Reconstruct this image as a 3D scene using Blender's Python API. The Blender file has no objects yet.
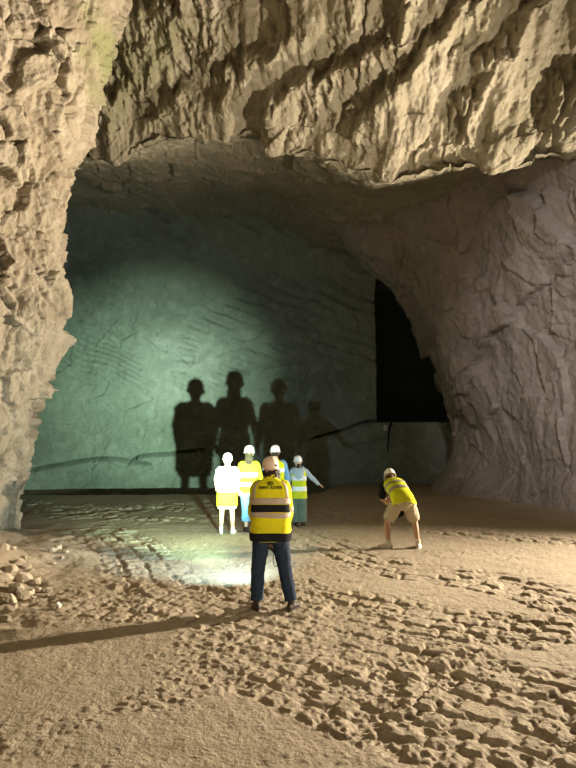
import bpy, bmesh, math, random
import numpy as np
from mathutils import Vector, Matrix

random.seed(7)
SC = bpy.context.scene
COL = SC.collection
H = 1.89                                   # camera height
F = 577.0                                  # focal length in pixels of the 576 x 768 frame
TILT = math.radians(5.54)

def ray(px, py):
    u, v = (px - 288) / F, (384 - py) / F
    return np.array([u, math.cos(TILT) - v * math.sin(TILT), math.sin(TILT) + v * math.cos(TILT)])

def at(px, py, Y):
    d = ray(px, py)
    p = d * (Y / d[1])
    return np.array([p[0], Y, p[2] + H])

def ground(px, py):
    d = ray(px, py)
    k = -H / d[2]
    return np.array([d[0] * k, d[1] * k])

# ------------------------------------------------------------------ noise
RNG = np.random.default_rng(11)
PERM = np.concatenate([RNG.permutation(256)] * 3).astype(np.int32)
G = RNG.normal(size=(256, 3)); G /= np.linalg.norm(G, axis=1)[:, None]
R1 = RNG.random((256, 4))

def hsh(x, y, z):
    return PERM[PERM[PERM[x & 255] + (y & 255)] + (z & 255)]

def perlin(P, seed=0):
    P = P + seed * 17.31
    i = np.floor(P).astype(np.int32)
    f = P - i
    w = f * f * f * (f * (f * 6 - 15) + 10)
    out = np.zeros(len(P))
    for dx in (0, 1):
        wx = w[:, 0] if dx else 1 - w[:, 0]
        for dy in (0, 1):
            wy = w[:, 1] if dy else 1 - w[:, 1]
            for dz in (0, 1):
                wz = w[:, 2] if dz else 1 - w[:, 2]
                g = G[hsh(i[:, 0] + dx, i[:, 1] + dy, i[:, 2] + dz)]
                d = g[:, 0] * (f[:, 0] - dx) + g[:, 1] * (f[:, 1] - dy) + g[:, 2] * (f[:, 2] - dz)
                out += wx * wy * wz * d
    return out * 1.5

def fbm(P, octv=4, gain=0.5, seed=0):
    o = np.zeros(len(P)); a = 1.0
    for k in range(octv):
        o += a * perlin(P * 2 ** k, seed + k * 3); a *= gain
    return o

def ridged(P, octv=4, gain=0.5, seed=0):
    o = np.zeros(len(P)); a = 1.0
    for k in range(octv):
        o += a * (1 - 2 * np.abs(perlin(P * 2 ** k, seed + k * 3))); a *= gain
    return o

def facet(P, seed=0, slope=0.6, jump=0.25):
    """fractured rock: every cell is a tilted plane of its own; also returns the gap between the two nearest cells"""
    P = P + seed * 9.7
    i = np.floor(P).astype(np.int32)
    best = np.full(len(P), 1e9); second = np.full(len(P), 1e9)
    val = np.zeros(len(P))
    for dx in (-1, 0, 1):
        for dy in (-1, 0, 1):
            for dz in (-1, 0, 1):
                c = i + np.array([dx, dy, dz], np.int32)
                h = hsh(c[:, 0], c[:, 1], c[:, 2])
                d = P - (c + R1[h][:, :3])
                q = (d * d).sum(1)
                v = R1[h][:, 3] * jump + (d * G[(h + 91) & 255]).sum(1) * slope
                m = q < best
                second = np.where(m, best, np.minimum(second, q))
                val = np.where(m, v, val)
                best = np.where(m, q, best)
    return val, np.sqrt(second) - np.sqrt(best)

def sstep(a, b, x):
    t = np.clip((x - a) / (b - a), 0, 1)
    return t * t * (3 - 2 * t)

# ------------------------------------------------------------------ mesh helpers
def link(o, parent=None):
    COL.objects.link(o)
    if parent is not None:
        o.parent = parent
    return o

def grid_object(name, P, mat, flip=False):
    """P: (nu, nv, 3) array of points"""
    nu, nv = P.shape[:2]
    me = bpy.data.meshes.new(name)
    me.vertices.add(nu * nv)
    me.vertices.foreach_set('co', P.reshape(-1).astype(np.float32))
    a = np.arange(nu * nv).reshape(nu, nv)
    q = np.stack([a[:-1, :-1], a[1:, :-1], a[1:, 1:], a[:-1, 1:]], -1).reshape(-1, 4)
    if flip:
        q = q[:, ::-1]
    n = len(q)
    me.loops.add(n * 4); me.polygons.add(n)
    me.loops.foreach_set('vertex_index', q.reshape(-1).astype(np.int32))
    me.polygons.foreach_set('loop_start', (np.arange(n) * 4).astype(np.int32))
    me.polygons.foreach_set('use_smooth', np.ones(n, bool))
    me.update(calc_edges=True)
    me.materials.append(mat)
    return link(bpy.data.objects.new(name, me))

def normals(P):
    du = np.gradient(P, axis=0); dv = np.gradient(P, axis=1)
    n = np.cross(du, dv)
    return n / (np.linalg.norm(n, axis=2)[..., None] + 1e-12)

def dense(knots):
    """knots: (value, steps to the next) -> 1-d samples"""
    out = []
    for (a, n), (b, _) in zip(knots[:-1], knots[1:]):
        out += list(np.linspace(a, b, n, endpoint=False))
    return np.array(out + [knots[-1][0]])

def structure(o):
    o['kind'] = 'structure'
    return o

def tag(o, label, cat, group=None):
    o['label'] = label; o['category'] = cat
    if group:
        o['group'] = group
    return o

# ------------------------------------------------------------------ materials
def material(name, col, rough=0.8, noise=None, bump=None, spec=0.3, metallic=0.0):
    """noise: (scale, colour2[, detail]) mottling; bump: list of (scale, strength, distance)"""
    m = bpy.data.materials.new(name); m.use_nodes = True
    nt = m.node_tree; N = nt.nodes; L = nt.links
    b = N['Principled BSDF']
    b.inputs['Base Color'].default_value = (*col, 1)
    b.inputs['Roughness'].default_value = rough
    b.inputs['Metallic'].default_value = metallic
    b.inputs['Specular IOR Level'].default_value = spec
    tc = N.new('ShaderNodeTexCoord')
    if noise:
        prev = None
        for (sc, c2, lo, hi) in noise:
            t = N.new('ShaderNodeTexNoise'); t.inputs['Scale'].default_value = sc
            t.inputs['Detail'].default_value = 6; t.inputs['Roughness'].default_value = 0.62
            L.new(tc.outputs['Object'], t.inputs['Vector'])
            r = N.new('ShaderNodeMapRange'); r.inputs['From Min'].default_value = lo; r.inputs['From Max'].default_value = hi
            L.new(t.outputs['Fac'], r.inputs['Value'])
            x = N.new('ShaderNodeMix'); x.data_type = 'RGBA'
            L.new(r.outputs['Result'], x.inputs['Factor'])
            if prev is None:
                x.inputs['A'].default_value = (*col, 1)
            else:
                L.new(prev, x.inputs['A'])
            x.inputs['B'].default_value = (*c2, 1)
            prev = x.outputs['Result']
        L.new(prev, b.inputs['Base Color'])
    if bump:
        prev = None
        for (sc, st, di) in bump:
            t = N.new('ShaderNodeTexNoise'); t.inputs['Scale'].default_value = sc
            t.inputs['Detail'].default_value = 5; t.inputs['Roughness'].default_value = 0.65
            L.new(tc.outputs['Object'], t.inputs['Vector'])
            k = N.new('ShaderNodeBump'); k.inputs['Strength'].default_value = st; k.inputs['Distance'].default_value = di
            L.new(t.outputs['Fac'], k.inputs['Height'])
            if prev is not None:
                L.new(prev, k.inputs['Normal'])
            prev = k.outputs['Normal']
        L.new(prev, b.inputs['Normal'])
    return m

def moss(m, centre, radius, col):
    """greenish film growing in a damp cleft"""
    nt = m.node_tree; N = nt.nodes; L = nt.links
    b = N['Principled BSDF']; prev = b.inputs['Base Color'].links[0].from_socket
    g = N.new('ShaderNodeNewGeometry'); d = N.new('ShaderNodeVectorMath'); d.operation = 'DISTANCE'
    d.inputs[1].default_value = centre; L.new(g.outputs['Position'], d.inputs[0])
    t = N.new('ShaderNodeTexNoise'); t.inputs['Scale'].default_value = 1.6; t.inputs['Detail'].default_value = 5
    L.new(g.outputs['Position'], t.inputs['Vector'])
    a = N.new('ShaderNodeMath'); a.operation = 'MULTIPLY_ADD'; a.inputs[1].default_value = 2.2
    L.new(t.outputs['Fac'], a.inputs[0]); L.new(d.outputs['Value'], a.inputs[2])
    r = N.new('ShaderNodeMapRange'); r.inputs['From Min'].default_value = radius + 1.1; r.inputs['From Max'].default_value = radius * .3 + 1.1
    r.inputs['To Max'].default_value = .6
    L.new(a.outputs['Value'], r.inputs['Value'])
    x = N.new('ShaderNodeMix'); x.data_type = 'RGBA'; L.new(r.outputs['Result'], x.inputs['Factor'])
    L.new(prev, x.inputs['A']); x.inputs['B'].default_value = (*col, 1); L.new(x.outputs['Result'], b.inputs['Base Color'])

M = {}
M['rock_tan'] = material('tan_rock', (.43, .37, .28), .9, [(0.7, (.34, .285, .205), .42, .66), (3.0, (.52, .465, .37), .52, .75)], [(5, .6, .10), (22, .8, .035), (70, .7, .012)], .15)
M['rock_olive'] = material('olive_rock', (.39, .345, .26), .9, [(0.5, (.30, .27, .185), .42, .66), (3.5, (.50, .45, .365), .54, .75)], [(4, .6, .10), (18, .8, .04), (60, .7, .014)], .15)
moss(M['rock_tan'], tuple(at(104, 62, 12.6)), 1.3, (.26, .30, .10)); moss(M['rock_olive'], tuple(at(112, 70, 14)), 2.4, (.20, .23, .085))
M['rock_brown'] = material('brown_rock', (.36, .325, .295), .9, [(0.45, (.27, .24, .215), .4, .66), (2.5, (.44, .395, .35), .52, .75)], [(3, .5, .12), (14, .7, .04), (50, .6, .015)], .15)
M['rock_grey'] = material('grey_rock', (.31, .345, .295), .9, [(0.35, (.23, .26, .215), .4, .66), (2.5, (.40, .43, .375), .50, .70), (5, (.22, .25, .205), .54, .74)], [(2, .6, .16), (9, .8, .06), (40, .6, .015)], .15)
M['dirt'] = material('packed_dirt', (.44, .37, .28), .92, [(0.5, (.38, .315, .23), .42, .64), (6, (.34, .275, .195), .5, .72), (30, (.52, .445, .35), .55, .75)], [(9, .4, .05), (38, .8, .016), (120, .6, .006)], .12)
M['stone'] = material('broken_stone', (.55, .48, .37), .9, [(4, (.45, .38, .28), .42, .66)], [(14, .5, .02), (60, .4, .006)], .15)
M['white_stone'] = material('white_stone', (.80, .77, .70), .85, [(8, (.68, .64, .56), .45, .7)], [(20, .4, .01)], .15)
def cloth(name, col, c2=None):
    c2 = c2 or tuple(x * .82 for x in col)
    return material(name, col, .85, [(9, c2, .42, .68)], [(22, .35, .012), (400, .2, .001)], .15)
M['hivis'] = cloth('hi_vis_yellow', (.76, .80, .03))
M['hivis_deep'] = cloth('hi_vis_deep_yellow', (.72, .66, .015))
M['pale_vest'] = cloth('pale_reflective_vest', (.92, .94, .82))
M['strip_tan'] = material('dull_reflective_tape', (.42, .33, .25), .5, spec=.4)
M['strip_white'] = material('bright_reflective_tape', (.93, .95, .92), .4, spec=.5)
M['strip_grey'] = material('grey_reflective_tape', (.40, .37, .28), .5, spec=.4)
M['black_cloth'] = cloth('black_cloth', (.012, .012, .014))
M['navy'] = cloth('navy_denim', (.022, .036, .062))
M['boot'] = material('dark_leather', (.035, .022, .017), .6, bump=[(40, .3, .004)])
M['sole'] = material('rubber_sole', (.03, .026, .022), .8)
M['skin'] = material('skin', (.56, .34, .23), .55, [(12, (.50, .29, .19), .42, .68)], [(120, .15, .001)], .35)
M['skin_pale'] = material('pale_skin', (.66, .47, .35), .55, [(12, (.60, .41, .30), .42, .68)], [(120, .15, .001)], .35)
M['hair_dark'] = material('dark_brown_hair', (.030, .018, .012), .6, bump=[(60, .8, .02)])
M['hair_blond'] = material('dark_blond_hair', (.40, .30, .165), .6, [(30, (.25, .18, .09), .4, .65)], [(50, .8, .012)])
M['hair_long'] = material('light_brown_hair', (.06, .038, .018), .6, [(30, (.03, .02, .01), .4, .65)], [(50, .8, .012)])
M['helmet_white'] = material('white_helmet_plastic', (.86, .87, .86), .35, spec=.5)
M['helmet_peach'] = material('peach_helmet_plastic', (.78, .60, .46), .4, spec=.5)
M['dark_plastic'] = material('dark_plastic', (.02, .02, .02), .5)
M['eye'] = material('eye_white', (.8, .8, .78), .3)
M['lip'] = material('lips', (.45, .2, .16), .5)
M['blue_cloth'] = cloth('light_blue_cloth', (.20, .44, .72))
M['hoodie'] = cloth('pale_blue_grey_fleece', (.50, .60, .68))
M['green_cloth'] = cloth('grey_green_cloth', (.17, .22, .17))
M['cream'] = cloth('cream_cloth', (.80, .84, .62))
M['khaki'] = cloth('khaki_cloth', (.52, .45, .32))
M['trainer'] = cloth('off_white_canvas', (.74, .70, .60))
M['sock'] = cloth('white_canvas', (.85, .86, .84))
M['sign_white'] = material('white_plate', (.7, .7, .66), .5)
M['black_paint'] = material('black_print', (.008, .008, .008), .7)
M['metal'] = material('torch_metal', (.03, .03, .032), .35, metallic=.7)
M['lens'] = material('torch_lens', (.8, .85, .9), .1)
M['screen'] = material('phone_case', (.015, .015, .017), .3)

# ------------------------------------------------------------------ the floor
def curve_pts(px, n=14):
    """smooth ground polyline through pixels read off the photograph"""
    P = np.array([ground(*p) for p in px])
    return cr(P, n)

def cr(P, n):
    P = np.asarray(P, float)
    Q = np.vstack([2 * P[0] - P[1], P, 2 * P[-1] - P[-2]])
    out = []
    for k in range(1, len(Q) - 2):
        for t in np.linspace(0, 1, n, endpoint=False):
            a, b, c, d = Q[k - 1:k + 3]
            out.append(.5 * (2 * b + (c - a) * t + (2 * a - 5 * b + 4 * c - d) * t * t + (3 * b - a - 3 * c + d) * t ** 3))
    out.append(P[-1])
    return np.array(out)

TRACKS = [   # points, width, lug length, depth, rows, skew
    (curve_pts([(700, 645), (576, 603), (528, 588), (478, 579), (388, 566), (340, 552), (290, 530)]), 1.25, .31, .034, 4, .35),
    (curve_pts([(760, 770), (576, 706), (503, 688), (438, 668), (363, 650), (288, 628), (200, 602), (155, 582), (138, 556), (104, 531), (72, 537)], 10), 1.2, .27, .036, 4, .35),
    (curve_pts([(800, 670), (640, 640), (560, 632), (480, 626), (400, 614), (330, 600)]), 1.1, .30, .030, 4, -.3),
    (curve_pts([(760, 840), (560, 762), (470, 735), (390, 716), (330, 690), (250, 662)]), .95, .22, .024, 4, .3),
    (curve_pts([(-60, 500), (25, 504), (100, 510), (190, 506), (330, 497)]), 2.0, .32, .055, 5, .6),
    (curve_pts([(-40, 512), (60, 515), (150, 521), (230, 516), (330, 508)]), 1.1, .34, .045, 2, .6),
    (curve_pts([(760, 570), (576, 541), (480, 533), (400, 524), (320, 514)]), 1.3, .32, .034, 4, .4),
    (curve_pts([(330, 585), (240, 590), (190, 600), (150, 612), (60, 600), (-40, 580)]), .8, .26, .022, 2, .2),
]
LIP = lambda X: 20.3 + 6.8 * sstep(.6, 3.2, X)

def floor_z(X, Y, fine=True):
    X = np.asarray(X, float); Y = np.asarray(Y, float)
    P = X[:, None] * np.array([.8, .36, .48]) + Y[:, None] * np.array([-.6, .48, .64]) + .37
    z = .02 * fbm(P * .35, 3, seed=1) * sstep(1, 4, Y)
    if fine:
        near = np.stack([X, Y], -1)
        wob = np.stack([perlin(P * 2.3, 5), perlin(P * 2.3, 6)], -1) * .045 + np.stack([perlin(P * 7, 7), perlin(P * 7, 8)], -1) * .018
        n9 = perlin(P * 9, 9); n20 = perlin(P * 22, 10)
        patch = sstep(-.35, .25, fbm(P * .8, 3, seed=12))
        cover = np.zeros(len(X)); th = np.zeros(len(X))
        for ti, (C, wd, lug, dep, rows, skew) in enumerate(TRACKS):
            lo, hi = C.min(0) - wd, C.max(0) + wd
            idx = np.where((X > lo[0]) & (X < hi[0]) & (Y > lo[1]) & (Y < hi[1]))[0]
            if len(idx) == 0:
                continue
            q = near[idx] + wob[idx]
            best = np.full(len(idx), 1e9); S = np.zeros(len(idx)); W = np.zeros(len(idx))
            acc = 0.0
            for a, b in zip(C[:-1], C[1:]):
                d = b - a; ln = math.hypot(*d)
                if ln < 1e-6:
                    continue
                t = d / ln
                r = q - a
                s = np.clip(r @ t, 0, ln)
                off = r - s[:, None] * t
                dd = (off * off).sum(1)
                m = dd < best
                best = np.where(m, dd, best)
                S = np.where(m, acc + s, S)
                W = np.where(m, r[:, 0] * -t[1] + r[:, 1] * t[0], W)
                acc += ln
            g = np.sqrt(best)
            fade = 1 - sstep(wd * .44, wd * .54, g + n9[idx] * .05)
            v = (W / wd + .5) * rows
            row = np.floor(v); fv = v - row
            u = S / lug + skew * np.abs(W / wd) * 2 + .5 * (row % 2)
            cu = np.floor(u); fu = u - cu
            e = np.minimum(np.minimum(fu, 1 - fu) * lug, np.minimum(fv, 1 - fv) * wd / rows)
            hh = hsh(cu.astype(np.int32), row.astype(np.int32), np.full(len(cu), ti, np.int32))
            blk = sstep(.016, .048, e + n9[idx] * .022 + n20[idx] * .012)
            rnd = R1[hh]
            keep = sstep(.12, .3, rnd[:, 3])
            h = dep * (blk * keep * (.75 + .4 * rnd[:, 0]) - .62) + blk * ((fu - .5) * (rnd[:, 1] - .3) + (fv - .5) * (rnd[:, 2] - .5)) * dep * .6 + (1 - blk * keep) * dep * .45 * (n20[idx] + .6 * n9[idx])
            h += .35 * dep * np.exp(-((g - wd * .56) / .09) ** 2)
            k = fade * (.35 + .65 * patch[idx])
            upd = fade > cover[idx]
            th[idx] = np.where(upd, h * k + th[idx] * (1 - fade), th[idx])
            cover[idx] = np.maximum(cover[idx], fade)
        z += th
        # crumbs and clods thrown up between the wheel marks
        cl = sstep(.05, .6, fbm(P * 1.1, 2, seed=31))
        fc, gap = facet(P * 11 + np.stack([n9, n20, n9 * 0], -1) * .5, 3, .35, .5)
        z += (fc - .2) * (.016 * cl + .018 * cl * sstep(-.4, .6, X) * sstep(6.2, 4.8, Y)) * sstep(0, .25, gap)
        msk = sstep(-.2, .5, fbm(P * .9, 3, seed=33) + .5 * (cover - .3))
        z += .006 * fbm(P * 3, 3, seed=22) + (.003 + .006 * msk) * fbm(P * 13, 3, seed=27) + .010 * (.25 + msk) * sstep(.25, .6, perlin(P * 20, 24)) + .003 * perlin(P * 45, 26)
        # ground to the side of the rock pillar is rough spill
        rough = sstep(-1.2, -3.4, X + .22 * (Y - 7)) * sstep(15, 11, Y) * sstep(4.5, 6.5, Y)
        z += rough * (.04 * fbm(P * 1.3, 5, seed=41) + .018 * ridged(P * 2.5, 3, seed=43) - .02)
    # heaped talus against the rock pillar
    d = np.hypot((X + 4.75) / 1.5, (Y - 8.2) / 2.2)
    z += .65 * np.clip(1 - d, 0, 1) ** 1.4
    d2 = np.hypot((X + 6.6) / 1.6, (Y - 11.0) / 2.0)
    z += .55 * np.clip(1 - d2, 0, 1) ** 1.3
    d3 = np.hypot((X + 3.55) / .8, (Y - 9.5) / .6)
    z += .13 * np.clip(1 - d3, 0, 1) ** 1.2
    # toe of the buttress
    # trench in front of the back wall
    lip = LIP(X) + .12 * perlin(P * .7, 51)
    z -= 1.5 * sstep(0, .35, Y - lip) * (Y > 15)
    return z

def build_floor():
    r = np.concatenate([np.linspace(-8, 2.0, 14, endpoint=False), np.geomspace(2.0, 12, 520, endpoint=False), np.linspace(12, 28, 260)])
    c = np.linspace(-1, 1, 820)
    c = .75 * c + .25 * c ** 3
    Yg, cg = np.meshgrid(r, c, indexing='ij')
    W = np.where(Yg > 2, .78 * Yg + 3.4, 5 + 0 * Yg) + np.where(Yg < 2, (2 - Yg) * .9, 0)
    Xg = cg * W
    z = floor_z(Xg.ravel(), Yg.ravel()).reshape(Xg.shape)
    return structure(grid_object('floor', np.stack([Xg, Yg, z], -1), M['dirt'], flip=True))

floor = build_floor()

# ------------------------------------------------------------------ rock surfaces
def interp(x, pts):
    pts = np.asarray(pts, float)
    return np.interp(x, pts[:, 0], pts[:, 1])

def smooth_interp(x, pts, r=.6):
    return (interp(x - r, pts) + 2 * interp(x, pts) + interp(x + r, pts)) / 4

def path_surface(path, zs, n_path, shift):
    """vertical rock face over a plan path; shift(z, s, x, y) -> (dx, dy)"""
    path = np.asarray(path, float)
    P = cr(path, 24)
    seg = np.concatenate([[0], np.cumsum(np.linalg.norm(np.diff(P, axis=0), axis=1))])
    total = seg[-1]
    s = n_path(total)
    X = np.interp(s, seg, P[:, 0]); Y = np.interp(s, seg, P[:, 1])
    Z, Xg = np.meshgrid(zs, X); _, Yg = np.meshgrid(zs, Y); _, Sg = np.meshgrid(zs, s)
    dx, dy = shift(Z, Sg, Xg, Yg)
    return np.stack([Xg + dx, Yg + dy, Z], -1), Sg

def displace(P, h, flip=False):
    n = normals(P)
    if flip:
        n = -n
    return P + n * h[..., None]

# left pillar ------------------------------------------------------
def left_wall():
    path = [(-16, 24), (-11.5, 18.5), (-7.6, 14.6), (-5.75, 12.5), (-5.9, 11.2), (-6.9, 9.2), (-8.2, 6.5), (-9.0, 2), (-9.5, -8)]
    zs = dense([(-.6, 330), (8.5, 190), (13.2, 12), (15.5, 0)])
    def n_path(t):
        return dense([(0, 60), (8.5, 60), (12.2, 330), (20.5, 60), (t, 0)])
    lean = [(-1, -.4), (.3, -.1), (1.5, .08), (3.3, .50), (4.6, 1.02), (5.3, 1.12), (5.9, .72), (6.8, 1.12), (8.0, 1.22), (9.2, 1.5), (10.4, 1.85), (12, 2.4), (15, 3.6)]
    def shift(Z, S, X, Y):
        k = smooth_interp(Z, lean, .25)
        w = np.exp(-((S - 13.4) / 4.5) ** 2)
        return k * w * .9, -k * w * .12
    P, S = path_surface(path, zs, n_path, shift)
    Q = P.reshape(-1, 3)
    warp = np.stack([perlin(Q * .9, 1), perlin(Q * .9, 2), perlin(Q * .9, 3)], -1) * .45 + np.stack([perlin(Q * 3, 4), perlin(Q * 3, 5), perlin(Q * 3, 6)], -1) * .12
    f1, g1 = facet((Q + warp) * np.array([.75, .75, .5]), 1, .62, .35)
    f2, g2 = facet((Q + warp * .7) * np.array([1.7, 1.7, 1.1]), 2, .55, .35)
    f3, g3 = facet((Q + warp * .5) * np.array([4.6, 4.6, 3.2]), 3, .5, .35)
    h = .50 * (f1 - .15) + .30 * f2 + .11 * f3 + .10 * fbm(Q * .5, 2, seed=8) + .035 * ridged(Q * np.array([4, 4, 2.]), 3, seed=15) + .018 * fbm(Q * 14, 2, seed=19)
    h -= .10 * sstep(.12, 0, g2) * sstep(-.1, .3, perlin(Q * .8, 27))
    P = displace(P, h.reshape(S.shape), flip=True)
    return structure(grid_object('wall_left', P, M['rock_tan'], flip=True))

# right buttress ---------------------------------------------------
def right_wall():
    path = [(15, 28.5), (10.0, 27.2), (7.4, 24.6), (6.35, 21.4), (7.3, 18.2), (7.9, 15.6), (8.5, 14.0), (9.7, 13.9), (13, 14.6), (17, 14.2), (19.5, 9), (19, 0), (19, -8)]
    zs = dense([(-1.8, 12), (-.2, 300), (11.0, 30), (15.5, 0)])
    def n_path(t):
        return dense([(0, 20), (6.5, 50), (9, 330), (21.5, 70), (27, 40), (t, 0)])
    lean_in = [(-2, -1.6), (0, -1.0), (.7, -.25), (2.2, .05), (3.5, -.25), (5.5, -1.0), (7.8, -2.0), (9.5, -4.0), (11.5, -6), (15, -8)]
    lean_out = [(-2, -.9), (0, -.55), (1.0, -.1), (2.5, 0), (5, -.12), (7.5, -.5), (9, -1.1), (11, -2.4), (15, -4)]
    def shift(Z, S, X, Y):
        a = smooth_interp(Z, lean_in, .5); b = smooth_interp(Z, lean_out, .5)
        w = sstep(15.5, 22.5, Y) * (X < 12)
        out = (X > 10) * sstep(10, 12, X)
        return (a * w + b * (1 - w)) * (1 - out), (-.10 * np.clip(Z - 5, 0, 9)) * (1 - w)
    P, S = path_surface(path, zs, n_path, shift)
    Q = P.reshape(-1, 3)
    warp = np.stack([perlin(Q * .45, 11), perlin(Q * .45, 12), perlin(Q * .45, 13)], -1) * .45 + np.stack([perlin(Q * 2.6, 14), perlin(Q * 2.6, 15), perlin(Q * 2.6, 16)], -1) * .04
    f1, g1 = facet((Q + warp) * np.array([.42, .42, .30]), 5, .62, .5)
    f2, g2 = facet((Q + warp) * np.array([.95, .95, .70]), 6, .6, .45)
    f3, g3 = facet((Q + warp) * np.array([2.8, 2.6, 2.0]), 7, .5, .3)
    calm = .35 + .65 * sstep(.6, 2.5, Q[:, 2])
    h = .50 * (f1 - .2) * calm + .27 * f2 * calm + .045 * f3 * calm + .05 * fbm(Q * np.array([1.6, 1.6, .8]), 3, seed=57) + .20 * fbm(Q * .3, 2, seed=18) + .025 * fbm(Q * 6, 3, seed=29)
    h -= .03 * sstep(.08, 0, g2) * calm * sstep(0, .4, perlin(Q * .9, 17))
    P = displace(P, h.reshape(S.shape), flip=False)
    return structure(grid_object('wall_right', P, M['rock_brown'], flip=False))

# ceiling with its hanging brow -----------------------------------
BROW = [(-300, 175, 18.5), (40, 170, 17.2), (75, 166, 16.9), (130, 158, 16.6), (190, 140, 16.2), (250, 142, 16.0), (310, 160, 15.6), (380, 186, 15.2), (440, 181, 14.8), (500, 170, 14.4), (576, 165, 13.9), (800, 165, 13.0), (1000, 165, 13.0)]
def ceiling():
    pts = np.array([at(px, py, Y) for px, py, Y in BROW])
    xs = dense([(-16, 40), (-6.8, 560), (9.5, 50), (19.5, 0)])
    Yb = np.interp(xs, pts[:, 0], pts[:, 1]); zb = np.interp(xs, pts[:, 0], pts[:, 2])
    t = dense([(-3, 12), (-2, 24), (-1, 330), (0, 60), (1, 170), (2, 0)])
    T, X = np.meshgrid(t, xs)
    YB, ZB = Yb[:, None] + 0 * T, zb[:, None] + 0 * T
    kt = [-3, -2, -1, -.12, 0, .3, 1, 2]
    ky = [np.full_like(YB, -8), np.full_like(YB, 5), YB - 4.0, YB - .65, YB, YB + .25, YB + 1.6, np.full_like(YB, 30)]
    kz = [np.full_like(ZB, 14.2), np.full_like(ZB, 14.6), ZB + 4.0, ZB + .45, ZB + .02, ZB + .2, ZB + .72, np.interp(X, [-8, 0, 4, 8], [12.0, 11.0, 9.8, 9.2])]
    Y = np.zeros_like(T); Z = np.zeros_like(T)
    for k in range(len(kt) - 1):
        m = (T >= kt[k]) & (T <= kt[k + 1])
        a = (T - kt[k]) / (kt[k + 1] - kt[k])
        Y = np.where(m, ky[k] * (1 - a) + ky[k + 1] * a, Y)
        Z = np.where(m, kz[k] * (1 - a) + kz[k + 1] * a, Z)
    P = np.stack([X, Y, Z], -1)
    Q = P.reshape(-1, 3)
    # ribs run down the slope of the brow, broken off along curving scarps
    A = np.stack([Q[:, 0], (Q[:, 1] - Q[:, 2]) * .32, Q[:, 1] * .1], -1)       # stretched along the slope
    front = sstep(.15, -.30, T.ravel() + .12 * perlin(Q * .8, 107))
    wj = perlin(A * np.array([3.0, 3.0, 1]), 61) * .55 + perlin(A * np.array([8., 8., 1]), 62) * .22 + perlin(A * np.array([19., 16., 1]), 63) * .09
    big = fbm(Q * .22, 2, seed=65) * 1.1 + Q[:, 0] * .40 + (Q[:, 1] - Q[:, 2]) * .17 + wj * .40
    fr = big - np.floor(big)
    terr = (np.floor(big) + sstep(.72, .98, fr) - big) * -.62          # long ramps ended by jagged scarps
    b2 = fbm(Q * .6 + 5, 2, seed=75) * .8 + Q[:, 0] * .95 + (Q[:, 1] - Q[:, 2]) * .12 + wj * .9
    f2 = b2 - np.floor(b2)
    terr2 = (np.floor(b2) + sstep(.66, .95, f2) - b2) * -.30
    ribs = (.5 - np.abs(perlin(A * np.array([2.6, .9, .5]), 66))) * .26 + (.5 - np.abs(perlin(A * np.array([6., 1.6, .5]), 67))) * .05
    rag = ridged(A * np.array([5, 6, 2.]), 3, seed=71) * .05 + fbm(Q * 9, 2, seed=77) * .022
    fa, ga = facet(Q * .55, 9, .5, .45); fb, gb = facet(Q * 1.7, 10, .5, .4)
    calm = .30 * fa + .10 * fb + .03 * fbm(Q * 5, 3, seed=72)
    msk = sstep(-.25, .35, fbm(Q * .38 + 3, 2, seed=101)); msk2 = sstep(-.3, .3, fbm(Q * .5 - 7, 2, seed=103))
    edge = np.maximum(sstep(.45, .75, fr), sstep(.4, .7, f2) * msk)
    fa0, ga0 = facet((Q + .25 * np.stack([wj, wj, wj], -1)) * np.array([.9, .7, .7]), 21, .5, .3)
    h = front * (terr + terr2 * msk + ribs * (.35 + .65 * msk2) + rag * (.25 + 1.0 * edge) + .16 * fa0) + (1 - front) * calm + .18 * fbm(Q * .3, 2, seed=68)
    h += .32 * fbm(np.stack([Q[:, 0] * .8, 0 * Q[:, 0], 0 * Q[:, 0]], -1), 3, seed=69) * np.exp(-(T.ravel() / .25) ** 2)
    P = displace(P, h.reshape(T.shape), flip=False)
    return structure(grid_object('ceiling', P, M['rock_olive'], flip=False))

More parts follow.
